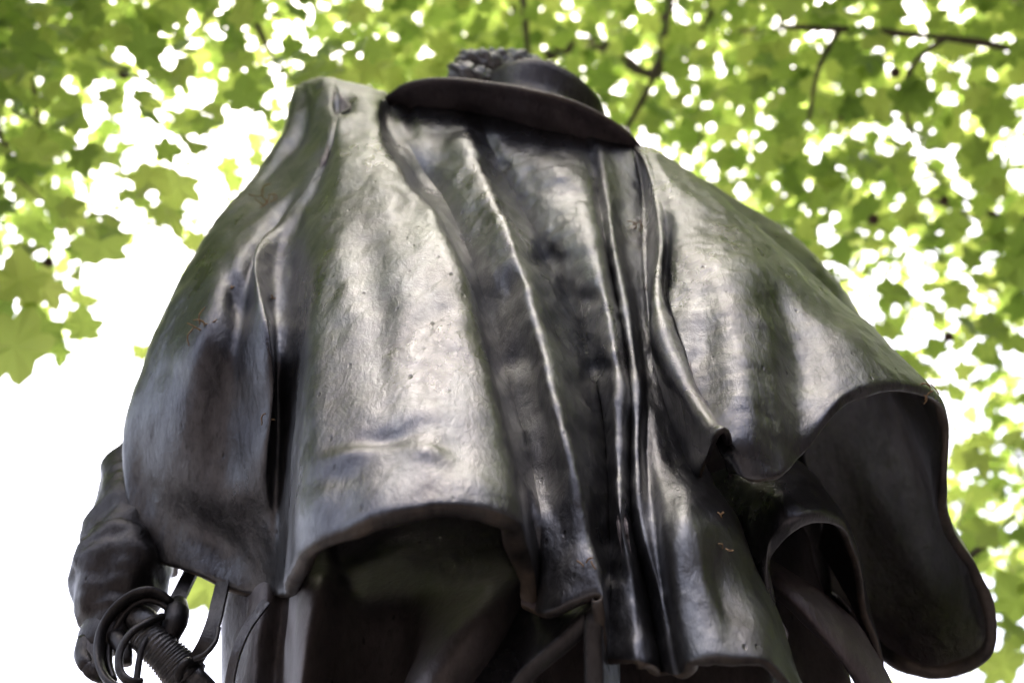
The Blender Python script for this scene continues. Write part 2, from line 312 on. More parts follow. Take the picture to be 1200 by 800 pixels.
COLS = [
 [(365,115,0.25),(340,190,0.3),(290,260,0.35),(240,340,0.38),(200,420,0.42),(178,500,0.46),(174,560,0.48),(190,625,0.5)],
 [(352,98,0.18),(330,165,0.2),(280,235,0.25),(228,315,0.28),(185,400,0.32),(158,480,0.391),(150,550,0.433),(168,632,0.477)],
 [(352,122.7,0.3),(346,104.7,0.13),(336,150,0.1),(306,200,0.14),(265,245,0.16),(218,320,0.18),(178,400,0.21),(150,480,0.295),(143,540,0.361),(150,600,0.416),(163,645,0.461)],
 [(361,114.5,0.26),(355,96.5,0.09),(362,130,0.06),(356,160,0.09),(330,195,0.12),(285,245,0.11),(240,320,0.105),(205,400,0.135),(178,480,0.235),(170,560,0.359),(180,610,0.406),(195,658,0.441)],
 [(368,109.8,0.22),(368,91.8,0.05),(368,140,0),(362,175,0.02),(340,215,0.05),(300,270,0.05),(262,340,0.04),(240,400,0.06),(222,480,0.17),(215,560,0.285),(228,620,0.386),(240,672,0.416)],
 [(375,108.5,0.2),(375,90.5,0.03),(380,140,-0.04),(372,190,-0.02),(335,250,0.05),(300,310,0.06),(283,370,0.06),(275,430,0.105),(268,500,0.19),(262,580,0.285),(272,640,0.386),(285,690,0.416)],
 [(382,109,0.2),(382,91,0.03),(388,150,-0.06),(372,210,-0.02),(330,260,0.03),(300,300,-0.01),(305,350,-0.02),(315,400,-0.005),(320,460,0.065),(312,540,0.165),(310,620,0.297),(318,694,0.388)],
 [(388,109.4,0.2),(388,91.4,0.03),(392,150,-0.06),(354,235,0.005),(326,290,0.035),(320,350,0.04),(324,420,0.055),(326,500,0.167),(324,580,0.242),(325,640,0.289),(327,693,0.323)],
 [(390,109.5,0.2),(390,91.5,0.03),(394,150,-0.06),(366,235,-0.005),(343,290,0.025),(340,350,0.03),(341,420,0.04),(338,500,0.112),(336,580,0.151),(336,640,0.186),(336,690,0.201)],
 [(395,110.3,0.2),(395,92.3,0.03),(395,150,-0.08),(378,220,-0.04),(362,290,-0.05),(356,360,-0.06),(352,440,-0.06),(348,520,-0.06),(345,600,-0.05),(343,640,-0.02),(340,672,0.02)],
 [(405,112,0.2),(405,94,0.03),(402,160,-0.097),(392,240,-0.131),(380,320,-0.165),(372,400,-0.175),(366,480,-0.185),(362,560,-0.195),(360,610,-0.185),(362,638,-0.175)],
 [(420,116,0.22),(420,98,0.05),(425,160,-0.109),(430,250,-0.185),(430,350,-0.235),(430,440,-0.255),(432,520,-0.275),(440,570,-0.285),(445,598,-0.285)],
 [(432,120,0.22),(432,102,0.05),(440,160,-0.11),(470,250,-0.189),(490,350,-0.25),(500,440,-0.27),(510,520,-0.29),(515,560,-0.3),(520,583,-0.3)],
 [(442,125,0.24),(442,107,0.07),(452,165,-0.1),(501,235,-0.168),(536,310,-0.216),(559,390,-0.236),(578,470,-0.246),(591,540,-0.246),(596,580,-0.246),(598,604,-0.236)],
 [(450,126,0.27),(450,108,0.1),(460,160,-0.02),(502,228,-0.05),(542,310,-0.07),(567,390,-0.09),(589,480,-0.11),(609,560,-0.11),(619,620,-0.09),(621,655,-0.08)],
 [(456,130,0.08),(456,112,0.1),(466,150,0),(513,220,0.01),(551,300,-0.012),(578,380,-0.024),(600,460,-0.036),(622,540,-0.048),(634,620,-0.06),(632,690,0),(628,712,0.02)],
 [(484,112,0.08),(509,153,-0.02),(544,220,-0.045),(576,300,-0.057),(602,380,-0.069),(626,460,-0.081),(649,540,-0.088),(659,620,-0.07),(650,690,-0.05),(648,714,-0.05)],
 [(530,115,0.07),(545,157,-0.045),(572,220,-0.077),(606,300,-0.104),(630,380,-0.121),(650,460,-0.133),(670,540,-0.13),(686,620,-0.09),(698,693,-0.08)],
 [(543,118,0.07),(558,158,0),(586,220,-0.021),(624,300,-0.038),(654,380,-0.045),(678,460,-0.047),(692,540,-0.044),(701,620,-0.028),(706,690,-0.03),(709,712,-0.07)],
 [(556,120,0.07),(570,159,0.02),(600,220,0.052),(642,300,0.045),(680,380,0.038),(702,460,0.036),(711,540,0.029),(714,620,0.017),(715,690,0.01),(713,768,0)],
 [(575,122,0.06),(586,161,0.001),(622,220,0.012),(660,300,-0),(694,380,-0.007),(711,460,-0.004),(717,540,-0.001),(720,620,-0.008),(726,690,-0.01),(728,769,-0.02)],
 [(610,128,0.06),(635,165,-0.017),(668,220,-0.025),(692,300,-0.047),(712,380,-0.054),(722,460,-0.051),(724,540,-0.038),(728,620,-0.05),(742,690,-0.025),(748,769,-0.04)],
 [(650,130,0.06),(672,169,-0.004),(690,220,-0.015),(704,300,-0.037),(720,380,-0.044),(731,460,-0.046),(732,540,-0.028),(734,620,-0.04),(750,690,-0.01),(765,773,-0.03)],
 [(668,134,0.06),(688,170,0.017),(699,220,0.025),(712,300,0.013),(728,380,0.006),(739,460,-0.006),(739,540,0.002),(741,620,-0.01),(758,690,0.02),(775,783,0.02)],
 [(682,136,0.06),(702,172,-0.002),(711,220,-0),(722,300,-0.017),(736,380,-0.029),(746,460,-0.036),(746,540,-0.038),(752,620,-0.04),(770,690,-0.02),(785,787,-0.02)],
 [(700,138,0.06),(718,173,0.019),(726,220,0.04),(734,300,0.038),(744,380,0.031),(752,460,0.014),(757,540,-0.008),(768,620,-0.04),(778,690,-0.03),(797,785,-0.04)],
 [(720,140,0.06),(734,175,0.03),(744,220,0.06),(746,300,0.058),(750,380,0.046),(760,460,0.029),(776,540,-0.018),(782,620,-0.1),(790,690,-0.09),(805,771,-0.1)],
 [(726,142,0.06),(739,175,0.035),(748,220,0.065),(750,300,0.063),(755,380,0.051),(768,460,0.034),(795,540,0.002),(820,620,-0.115),(828,690,-0.11),(842,764,-0.12)],
 [(730,144,0.06),(742,175,0.04),(751,220,0.07),(753,300,0.068),(759,380,0.056),(774,460,0.039),(808,540,0.032),(855,620,-0.06),(868,690,-0.06),(893,771,-0.1)],
 [(734,146,0.06),(745,176,0.04),(753,220,0.07),(755,300,0.068),(762,380,0.056),(779,460,0.044),(815,540,0.062),(870,620,0.02),(890,690,0.03),(936,802,-0.04)],
 [(737,148,0.06),(747,176,0.04),(755,220,0.07),(757,300,0.068),(764,380,0.056),(783,460,0.044),(820,540,0.082),(862,620,0.09),(895,690,0.11),(955,815,0.06)],
 [(741,165,0.06),(749,189,0.03),(758,240,0.06),(760,310,0.065),(767,390,0.06),(782,470,0.05),(797,530,0.06),(803,558,0.06),(806,570,0.08),(810,578,0.1)],
 [(748,168,0.05),(758,192,0),(768,240,-0.02),(776,290,-0.05),(771,340,-0.07),(776,390,-0.09),(795,440,-0.1),(820,483,-0.125),(838,503,-0.165),(847,508,-0.2)],
 [(752,170,0.05),(764,195,0),(776,240,-0.02),(783,290,-0.01),(779,340,-0.02),(786,390,-0.06),(806,440,-0.08),(830,490,-0.08),(848,520,-0.06),(854,553,0.03)],
 [(760,172,0.05),(780,205,-0.02),(795,250,-0.04),(800,300,-0.05),(800,360,-0.06),(812,420,-0.08),(830,480,-0.1),(850,525,-0.1),(862,553,-0.08)],
 [(764,174,0.05),(800,215,-0.01),(830,270,-0.05),(845,340,-0.08),(852,410,-0.1),(862,480,-0.12),(872,530,-0.12),(882,561,-0.1)],
 [(768,176,0.06),(815,220,0),(860,290,-0.05),(885,360,-0.08),(900,430,-0.1),(905,490,-0.11),(910,530,-0.1),(915,553,-0.09)],
 [(772,178,0.07),(828,224,0.01),(885,300,-0.03),(920,370,-0.05),(938,430,-0.06),(942,480,-0.07),(942,510,-0.07),(943,527,-0.06)],
 [(776,180,0.08),(840,230,0.03),(905,300,0),(950,370,-0.04),(978,420,-0.07),(985,455,-0.08),(984,470,-0.08),(983,479,-0.07)],
 [(780,183,0.1),(850,236,0.06),(920,305,0.03),(975,370,0),(1010,415,-0.03),(1022,440,-0.05),(1024,452,-0.05),(1024,459,-0.04)],
 [(783,185,0.12),(856,240,0.1),(930,308,0.08),(990,370,0.06),(1040,420,0.03),(1062,442,0.01),(1068,453,0.01),(1068,458,0.02)],
 [(786,187,0.15),(860,243,0.15),(940,313,0.14),(1005,375,0.13),(1060,427,0.12),(1092,457,0.11),(1101,467,0.11),(1103,473,0.12)],
 [(788,190,0.18),(862,250,0.2),(942,322,0.22),(1008,385,0.22),(1065,440,0.22),(1100,470,0.2),(1110,485,0.2),(1113,500,0.2)],
 [(790,195,0.2),(864,258,0.26),(940,330,0.3),(1005,395,0.32),(1062,455,0.32),(1095,500,0.3),(1108,530,0.3),(1111,560,0.28)],
 [(795,196,0.28),(855,228,0.34),(915,268,0.4),(965,312,0.44),(1000,355,0.48),(1030,430,0.52),(1080,530,0.5),(1105,590,0.45),(1117,615,0.42)],
 [(800,200,0.4),(858,235,0.48),(915,275,0.55),(960,320,0.6),(995,365,0.65),(1030,440,0.68),(1080,540,0.66),(1120,620,0.6),(1150,665,0.52)],
 [(800,210,0.5),(850,250,0.6),(900,300,0.7),(950,360,0.75),(1000,430,0.78),(1050,520,0.78),(1110,620,0.7),(1168,715,0.58)],
 [(790,215,0.55),(840,260,0.65),(890,320,0.78),(940,390,0.82),(1000,470,0.85),(1060,580,0.82),(1120,690,0.75),(1165,765,0.62)],
 [(770,220,0.6),(820,270,0.7),(870,330,0.85),(930,410,0.9),(990,500,0.9),(1050,620,0.88),(1100,720,0.8),(1125,790,0.68)],
 [(740,220,0.62),(790,280,0.75),(840,340,0.9),(900,430,0.95),(960,540,0.95),(1010,650,0.9),(1050,730,0.82),(1075,790,0.7)],
 [(720,230,0.65),(760,290,0.8),(800,360,0.95),(850,450,1),(910,560,1),(960,650,0.95),(1005,720,0.85),(1030,768,0.72)],
 [(700,230,0.65),(730,290,0.8),(760,360,0.95),(800,450,1),(850,550,1),(900,640,0.95),(950,690,0.9),(985,720,0.8)],
]
CREASE = [k for k, c in enumerate(COLS) if c[-1][:2] in ((628,712), (713,768), (775,783), (810,578), (854,553))]
G = loft(COLS, 250, 8, False, CREASE)
nu = G.shape[0]
kl = [k for k, c in enumerate(COLS) if c[-1][:2] == (810,578)][0]
# cross wrinkles hammered into the centre folds
uu = np.linspace(0, len(COLS)-1, nu)
THIN = np.interp(uu, [0, CREASE[0]-1, CREASE[0]+1, kl-4, kl-2, kl+3, kl+5, len(COLS)-9, len(COLS)-5, 99], [1, 1, .6, .7, .3, .3, .6, .55, 1, 1])
THIN = THIN*(1+.3*np.array([mnoise.fractal(Vector((x*.9, 3.3, 0)), 1, 2, 3) for x in uu]))
DENTS = [(435,330,26,150,-4,.014),(370,380,12,170,-2,-.008),(470,200,14,60,-25,.006),(850,390,80,110,-20,-.025),(400,119,13,10,0,.03),(345,500,0.1,0.1,0,0),(455,508,44,11,-14,.011),(415,530,34,10,-22,-.008),(500,528,26,9,10,-.007),(395,560,30,12,-20,.006),(500,200,18,60,20,.012),
 (300,420,16,50,10,-.006),(255,430,40,40,0,-.004),(225,455,70,24,25,.005),(275,350,10,34,-12,.014),(870,470,20,60,-5,-.014),(925,430,30,50,-10,.011),(860,330,45,30,30,-.012),(830,400,14,50,0,.010),
 (900,360,40,16,35,.010),(800,640,14,70,0,-.010),(850,680,16,60,-10,.012),(895,730,22,50,-20,-.014),(780,320,6,40,3,.020),(640,300,20,14,0,.012),(600,330,14,30,10,.010),(610,420,18,18,0,.008),
 (690,350,16,12,0,.008),(705,430,16,10,0,.008),(480,130,6,30,-5,.014),(660,205,30,14,20,-.008),(1000,400,40,20,40,-.010),(960,360,50,12,42,.008)]
wmask = np.exp(-((uu-19)/4.0)**2) + 0.6*np.exp(-((uu-35)/4)**2)
wr = 0.005*fbm(G, 10.0, 4, 5.0, (0.9, 1.0, 1.5))*wmask[:, None]
# local dents (positive = pressed in) and lumps, given where they lie on the sheet
def project(G):
    v = G-np.array(CAM); z = v@np.array(FW); return 600+v[..., 0]/z*FPX, 400-(v@np.array(UP))/z*FPX
PX, PY = project(G)
for dx, dy, sx, sy, ang, amp in DENTS:
    c, s_ = math.cos(R(ang)), math.sin(R(ang)); a = ((PX-dx)*c+(PY-dy)*s_)/sx; b = (-(PX-dx)*s_+(PY-dy)*c)/sy
    wr -= amp*np.exp(-(a*a+b*b))*((uu < 42)[:, None])
shell('cloak', G, [M_bronze, M_inner, M_rim], statue, 0.027, 1, ((3.5, 0.006, 2), (9, 0.005, 3), (26, 0.0024, 4)), 1.0, 5, wr, [k*8 for k in CREASE], THIN)

CLOAKG = LASTG
# inner drape hanging under the right-hand flap
FOLD = [
 [(832,556,-.18),(846,612,-.27),(866,662,-.31),(892,716,-.32),(922,800,-.32)],
 [(846,552,-.2),(864,600,-.31),(882,640,-.35),(898,672,-.35),(912,705,-.33)],
 [(862,548,-.22),(882,586,-.34),(895,614,-.37),(902,636,-.37),(906,652,-.35)],
 [(880,545,-.22),(905,572,-.36),(918,596,-.40),(926,612,-.40),(932,622,-.38)],
 [(905,540,-.17),(935,566,-.33),(950,587,-.37),(958,601,-.38),(962,611,-.36)],
 [(930,540,-.1),(960,573,-.25),(978,595,-.29),(986,609,-.30),(989,620,-.28)],
 [(950,550,-.02),(985,595,-.14),(1000,625,-.19),(1005,645,-.20),(1006,656,-.19)],
 [(965,570,.05),(1000,630,-.03),(1012,670,-.07),(1016,700,-.08),(1017,712,-.08)],
 [(970,600,.1),(1005,660,.05),(1018,705,.0),(1028,745,-.02),(1034,772,-.03)],
 [(960,640,.15),(990,690,.1),(1010,730,.05),(1025,770,.0),(1034,812,-.02)],
]
shell('cloak_inner_fold', loft(FOLD, 60, 8, True), [M_bronze, M_inner, M_rim], statue, 0.013, 1, ((5, 0.008, 2), (16, 0.005, 3)), 3.0)
TONGUE = [
 [(878,648,-.02),(908,662,-.08),(952,690,-.10),(1000,732,-.05),(1036,790,-.02),(1050,840,.0)],
 [(880,652,-.14),(908,664,-.22),(950,694,-.24),(996,738,-.20),(1033,795,-.14),(1046,840,-.12)],
 [(880,660,-.2),(906,673,-.28),(945,705,-.30),(988,748,-.26),(1026,802,-.2),(1038,840,-.18)],
 [(878,668,-.2),(903,684,-.28),(940,718,-.30),(980,760,-.27),(1016,812,-.21),(1028,850,-.19)],
 [(880,672,-.1),(903,690,-.16),(940,724,-.18),(980,766,-.17),(1012,818,-.13),(1022,856,-.12)],
 [(884,672,.02),(908,690,.0),(946,722,.0),(985,762,.0),(1018,812,.0),(1028,850,.0)],
]
shell('cloak_inner_fold', loft(TONGUE, 60, 9, True), [M_bronze, M_inner, M_rim], statue, 0.010, 1, ((5, 0.006, 2), (16, 0.004, 3)), 4.0)
TENT = [
 [(545,680,-.30),(560,745,-.40),(548,800,-.45),(535,850,-.46)],
 [(590,680,-.34),(605,730,-.43),(598,775,-.47),(585,812,-.485)],
 [(620,685,-.38),(634,712,-.46),(632,745,-.49),(620,775,-.50)],
 [(650,685,-.43),(662,703,-.48),(660,725,-.51),(650,748,-.52)],
 [(672,685,-.47),(682,694,-.50),(684,705,-.525),(678,717,-.535)],
 [(690,672,-.5),(694,680,-.52),(697,686,-.54),(698,693,-.55)],
 [(704,670,-.48),(706,685,-.52),(708,700,-.54),(708,712,-.55)],
 [(718,690,-.43),(716,710,-.47),(712,735,-.51),(708,755,-.53)],
 [(724,720,-.41),(720,750,-.45),(713,785,-.49),(707,815,-.51)],
 [(726,760,-.40),(724,800,-.43),(716,840,-.46),(706,880,-.49)],
]
shell('cloak_inner_fold', loft(TENT, 40, 7, True), [M_bronze, M_inner, M_dark], statue, 0.026, 1, ((5, 0.006, 2), (16, 0.004, 3)), 6.0)

# long coat under the cloak, running down out of the picture to the knees
COAT = [
 [(315,430,0.24),(300,630,.12),(275,690,.12),(262,750,.12),(268,830,.12),(300,1000,.1)],
 [(307,430,0.12),(292,630,.0),(262,690,.0),(256,750,.0),(260,830,.0),(290,1000,.0)],
 [(315,430,0.07),(300,640,-.05),(285,700,-.06),(278,760,-.06),(275,830,-.07),(300,1000,-.05)],
 [(335,430,0.06),(320,640,-.06),(310,700,-.1),(302,760,-.1),(300,830,-.1),(320,1000,-.08)],
 [(350,430,0.06),(335,640,-.06),(332,710,-.08),(325,770,-.06),(322,830,-.06),(340,1000,-.04)],
 [(365,430,0.02),(350,640,-0.10),(350,700,-0.42),(345,760,-0.44),(335,830,-0.44),(350,1000,-0.37)],
 [(395,430,0.02),(380,640,-0.10),(375,690,-0.44),(365,750,-0.46),(355,830,-0.47),(370,1000,-0.39)],
 [(415,430,0.07),(400,640,-0.05),(420,720,-0.32),(420,780,-0.32),(420,830,-0.32),(425,1000,-0.25)],
 [(465,430,0.07),(450,620,-0.05),(470,700,-0.30),(475,780,-0.32),(480,830,-0.32),(480,1000,-0.27)],
 [(515,430,0.02),(500,620,-0.10),(520,700,-0.38),(500,760,-0.44),(470,830,-0.44),(500,1000,-0.37)],
 [(555,430,0.00),(540,620,-0.12),(570,700,-0.44),(545,750,-0.50),(505,830,-0.50),(530,1000,-0.41)],
 [(595,430,0.02),(580,620,-0.10),(610,700,-0.42),(590,760,-0.42),(560,830,-0.42),(570,1000,-0.35)],
 [(635,430,0.02),(620,640,-0.10),(640,720,-0.27),(640,790,-0.27),(640,830,-0.27),(640,1000,-0.27)],
 [(715,430,0.02),(700,640,-.1),(710,720,-.17),(715,790,-.2),(715,830,-.2),(710,1000,-.2)],
 [(815,430,0.02),(800,640,-.1),(810,720,-.12),(820,790,-.12),(830,840,-.12),(820,1000,-.12)],
 [(885,430,0.07),(870,640,-.05),(880,720,-.08),(890,790,-.1),(900,860,-.1),(900,1000,-.1)],
 [(915,430,0.22),(900,640,.1),(920,720,.1),(940,790,.1),(950,860,.1),(940,1000,.1)],
 [(945,430,0.3),(950,640,.20),(980,720,.22),(998,790,.22),(1005,860,.2)],
 [(935,430,0.37),(940,640,.3),(960,720,.3),(970,790,.3),(930,860,.28),(920,1000,.28)],
]
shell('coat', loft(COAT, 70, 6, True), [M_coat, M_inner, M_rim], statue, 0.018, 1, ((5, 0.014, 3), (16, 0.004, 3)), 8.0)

# hat: brim, crown, plume
hat_rim_near = [(455,113,.02),(478,98,-.05),(518,92,-.1),(560,95,-.13),(600,101,-.15),(650,112,-.16),(700,130,-.14),(733,152,-.10),(754,179,-.02)]
near = [at(*p) for p in hat_rim_near]
far = [Vector((p.x*0.96, 0.34-p.y*1.0, p.z+0.05)) for p in reversed(near)][0:]
ring = resample([tuple(p) for p in near+far+[near[0]]], 97)
cc = np.array([0.012, 0.15, 3.915])
inner = []
for k, p in enumerate(ring):
    v = p-cc; h = math.hypot(v[0], v[1]); inner.append(np.array([cc[0]+v[0]/h*0.14, cc[1]+v[1]/h*0.16, cc[2]+ -0.10*v[0]/h]))
inner = np.array(inner)
nb = 14
GB = np.stack([inner*(1-t)+ring*t + np.array([0, 0, 1.0])*(-0.012*math.sin(math.pi*t)) for t in np.linspace(0, 1, nb)], 1)
hat = empty('hat', (0.012, 0.15, 3.9)); hat.parent = statue; hat.matrix_parent_inverse = Matrix.Translation(statue.location).inverted()
shell('brim', GB, [M_inner, M_inner, M_rim], hat, 0.012, 1, ((6, 0.006, 2), (25, 0.0015, 2)), 11.0)
prof = [(.132, -.02), (.137, .03), (.139, .05), (.146, .055), (.149, .075), (.146, .095), (.142, .10), (.150, .14), (.160, .175), (.163, .192), (.158, .201), (.146, .203), (.12, .198), (.08, .19), (.04, .187), (.002, .185)]
V = []; F = []; sg = 48
tilt = Matrix.Rotation(R(9), 3, 'Y') @ Matrix.Rotation(R(-4), 3, 'X')
for r_, z_ in prof:
    for k in range(sg):
        a = 2*math.pi*k/sg
        q = tilt @ Vector((r_*math.cos(a), r_*1.1*math.sin(a), z_ + 0.012*math.sin(2*a+0.6)*(1 if z_ > .1 else 0))) + Vector((0.034, 0.13, 3.918))
        q += (q-Vector((0.034, 0.13, q.z))).normalized()*0.005*mnoise.fractal(q*9, 1, 2, 3); V.append(q)
for i in range(len(prof)-1):
    for k in range(sg): F.append((i*sg+k, i*sg+(k+1) % sg, (i+1)*sg+(k+1) % sg, (i+1)*sg+k))
mesh_obj('crown', V, F, M_dark, hat)
parts = []
def lump_ball(c, rx, ry, rz, seed, am):
    bm = bmesh.new(); bmesh.ops.create_icosphere(bm, subdivisions=4, radius=1.0)
    V = []
    for v in bm.verts:
        n = v.co.normalized(); k = 1 + am*mnoise.fractal(Vector((n.x*1.6, n.y*1.6, n.z*1.6+seed)), .8, 2.2, 4) + am*.5*math.sin(9*n.x+6*n.z+seed)
        V.append(Vector(c)+Vector((n.x*rx*k, n.y*ry*k, n.z*rz*k)))
    F = [tuple(x.index for x in f.verts) for f in bm.faces]; bm.free(); return V, F
for k, (px, py, y, r_) in enumerate(((543,84,.04,.034),(552,70,.06,.036),(568,74,.07,.040),(584,70,.1,.036),(603,70,.13,.036),(560,90,.05,.034),(620,76,.16,.034),(595,84,.1,.036),(640,82,.2,.032))):
    parts.append(lump_ball(at(px, py+5, y), r_*1.1, r_, r_, k*3.1, .20))
V, F = merge(parts); mesh_obj('plume', V, F, M_steel, hat)

# figure inside the clothes (legs, trunk, head, arms: one skin)
def skin_figure():
    bx, by = 0.05, 0.15
    J = {'pelvis': (bx, by, 2.78, .17, .13), 'belly': (bx, by, 3.0, .17, .13), 'chest': (bx, by+.02, 3.3, .2, .15), 'collar': (bx, by+.02, 3.52, .13, .11),
         'neck': (bx, by+.03, 3.66, .075, .075), 'jaw': (bx, by+.05, 3.76, .085, .095), 'brow': (bx, by+.04, 3.88, .105, .12), 'crownp': (bx, by+.03, 3.97, .08, .09),
         'nose': (bx, by+.17, 3.82, .016, .02)}
    E = [('pelvis', 'belly'), ('belly', 'chest'), ('chest', 'collar'), ('collar', 'neck'), ('neck', 'jaw'), ('jaw', 'brow'), ('brow', 'crownp')]
    for s, n in ((-1, 'l'), (1, 'r')):
        J['hip'+n] = (bx+s*.14, by, 2.7, .13, .14); J['thigh'+n] = (bx+s*.17, by+.02, 2.45, .115, .125); J['knee'+n] = (bx+s*.19, by+.04+s*.03, 2.2, .085, .09)
        J['calf'+n] = (bx+s*.2, by+.0+s*.05, 2.0, .085, .09); J['ankle'+n] = (bx+s*.21, by+s*.07, 1.73, .055, .06); J['heel'+n] = (bx+s*.21, by-.03+s*.07, 1.65, .05, .05)
        J['ball'+n] = (bx+s*.24, by+.17+s*.07, 1.645, .055, .045); J['toe'+n] = (bx+s*.25, by+.26+s*.07, 1.64, .04, .04)
        E += [('pelvis', 'hip'+n), ('hip'+n, 'thigh'+n), ('thigh'+n, 'knee'+n), ('knee'+n, 'calf'+n), ('calf'+n, 'ankle'+n), ('ankle'+n, 'heel'+n), ('heel'+n, 'ball'+n), ('ball'+n, 'toe'+n)]
        J['sh'+n] = (bx+s*.24, by, 3.5, .085, .085)
        E.append(('collar', 'sh'+n))
    el = at(190, 505, .14); wr_ = at(160, 640, .05); J['ell'] = (*el, .06, .06); J['wrl'] = (*wr_, .042, .042)
    J['elr'] = (.52, .12, 3.12, .065, .065); J['wrr'] = (.6, .32, 2.95, .045, .045); J['palmr'] = (.62, .42, 2.93, .045, .03)
    E += [('shl', 'ell'), ('ell', 'wrl'), ('shr', 'elr'), ('elr', 'wrr'), ('wrr', 'palmr')]
    E.append(('jaw', 'nose'))
    for k in range(5):
        J['f%d' % k] = (.585+.02*k, .50 if k else .46, 2.93-.012*abs(k-2), .012, .012); J['g%d' % k] = (.585+.02*k, .545 if k else .49, 2.90, .010, .010)
        E += [('palmr', 'f%d' % k), ('f%d' % k, 'g%d' % k)]
    names = list(J); me = bpy.data.meshes.new('figure')
    me.from_pydata([J[n][:3] for n in names], [(names.index(a), names.index(b)) for a, b in E], [])
    o = bpy.data.objects.new('figure', me); link(o, statue); o.matrix_parent_inverse = Matrix.Translation(statue.location).inverted()
    sk = o.modifiers.new('skin', 'SKIN'); sk.use_smooth_shade = True
    for i, n in enumerate(names):
        me.skin_vertices[0].data[i].radius = J[n][3:5]; me.skin_vertices[0].data[i].use_root = (n == 'pelvis')
    ss = o.modifiers.new('sub', 'SUBSURF'); ss.levels = 1; ss.render_levels = 2
    me.materials.append(M_dark); return o
skin_figure()

# left sleeve, gathered cuff and gloved hand
def lump_tube(name, path, radii, mat, flat=1.0, lump=0.01, n=40, seg=40, parent=statue, seed=0):
    P = spline(path, n); rr = np.interp(np.linspace(0, 1, n), np.linspace(0, 1, len(radii)), radii)
    V, F = tube(P, list(rr), seg, flat, lump, seed); return mesh_obj(name, V, F, mat, parent)
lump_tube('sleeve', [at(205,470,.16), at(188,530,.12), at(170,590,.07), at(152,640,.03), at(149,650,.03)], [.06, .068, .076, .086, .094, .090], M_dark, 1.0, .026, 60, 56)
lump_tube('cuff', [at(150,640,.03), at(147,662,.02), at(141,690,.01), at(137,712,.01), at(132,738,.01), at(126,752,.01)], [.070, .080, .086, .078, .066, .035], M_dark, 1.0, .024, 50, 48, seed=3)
gp = []
def fing(a, b, c, d, r): gp.append(tube(spline([a, b, c, d], 14), [r*(1-.02*i) for i in range(14)], 10, 1, .002))
gp.append(tube(spline([at(132,725,.0), at(122,745,-.01), at(116,765,-.01)], 12), [.045, .05, .05, .05, .05, .05, .05, .048, .046, .044, .04, .03], 18, .7, .004))
for k, (ox, oy) in enumerate(((-24, 2), (-14, 8), (-4, 10), (6, 8))):
    fing(at(116+ox*.6, 750+oy*.3, -.02), at(112+ox*.6, 765+oy, -.03), at(115+ox*.5, 778+oy, -.04), at(125+ox*.5, 783+oy, -.02), .016)
fing(at(130,742,-.02), at(140,752,-.05), at(146,765,-.06), at(146,778,-.06), .016)
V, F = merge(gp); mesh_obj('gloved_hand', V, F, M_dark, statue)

# sword with ringed guard, hanging from straps
sword = empty('sword', at(180, 740, -.03)); sword.parent = statue; sword.matrix_parent_inverse = Matrix.Translation(statue.location).inverted()
def tubep(name, pts, r, mat=M_steel, flat=1.0, n=36, seg=12, parent=sword, lump=.0015):
    P = spline([at(*p) for p in pts], n); rr = [r]*n if not hasattr(r, '__len__') else list(np.interp(np.linspace(0, 1, n), np.linspace(0, 1, len(r)), r))
    V, F = tube(P, rr, seg, flat, lump); return mesh_obj(name, V, F, mat, parent)
tubep('guard_ring', [(198,706,-.05),(190,699,-.06),(176,693,-.07),(160,696,-.07),(140,709,-.06),(124,730,-.05),(116,758,-.05),(119,785,-.06),(132,802,-.07),(150,808,-.08)], .013, M_dark, .55)
tubep('guard_ring', [(190,722,-.07),(174,728,-.09),(156,739,-.1),(144,755,-.1),(139,772,-.1),(142,789,-.1),(152,798,-.1),(166,799,-.09)], .008, M_dark, .8)
tubep('guard_ring', [(200,716,-.05),(190,708,-.055),(176,703,-.06),(160,707,-.055),(144,722,-.05),(132,745,-.04),(128,772,-.04),(134,796,-.05)], .006, M_dark, .8)
tubep('knuckle_bow', [(186,735,-.07),(176,742,-.08),(167,756,-.09),(163,775,-.09),(160,797,-.09)], .0055, M_dark)
tubep('pommel', [(150,718,-.02),(160,722,-.03),(172,728,-.04),(184,736,-.05)], [.012, .024, .022, .016], M_steel, 1, 20, 16)
tubep('quillon_block', [(210,705,-.03),(208,716,-.04),(204,730,-.05),(197,748,-.05)], [.014, .021, .020, .016], M_dark, 1, 16, 14, lump=.004)
tubep('grip', [(168,742,-.06),(182,756,-.06),(200,773,-.05),(222,796,-.04)], [.026+.008*q/63+.0022*math.sin(q*1.9) for q in range(64)], M_steel, 1, 64, 24, lump=.002)
tubep('collar_ring', [(211,800,-.05),(210,787,-.08),(216,777,-.09),(227,776,-.07),(234,784,-.04)], .008, M_dark)
tubep('scabbard', [(220,790,-.05),(245,815,-.02),(300,870,.0),(400,980,.02)], [.030, .026, .022, .016], M_steel, .6, 30, 20)
def ribbon(name, pts, w, mat, parent=sword, th=.004, n=30):
    """flat strap: pts (px,py,Y), w half-width across the strap"""
    P = spline([at(*p) for p in pts], n); V = []; F = []
    for i, p in enumerate(P):
        t = (P[min(i+1, n-1)]-P[max(i-1, 0)]).normalized(); view = (p-CAM).normalized(); x = t.cross(Vector((.15, 1, .3))).normalized(); y = x.cross(t)
        for sx, sy in ((-1, -1), (1, -1), (1, 1), (-1, 1)): V.append(p+x*w*sx+y*th*sy)
    for i in range(n-1):
        for k in range(4): F.append((i*4+k, i*4+(k+1) % 4, (i+1)*4+(k+1) % 4, (i+1)*4+k))
    F += [(3, 2, 1, 0), tuple((n-1)*4+k for k in range(4))]
    return mesh_obj(name, V, F, mat, parent, smooth=False)
ribbon('strap', [(240,640,.05),(225,668,.0),(214,690,-.02),(206,706,-.03)], .013, M_dark)
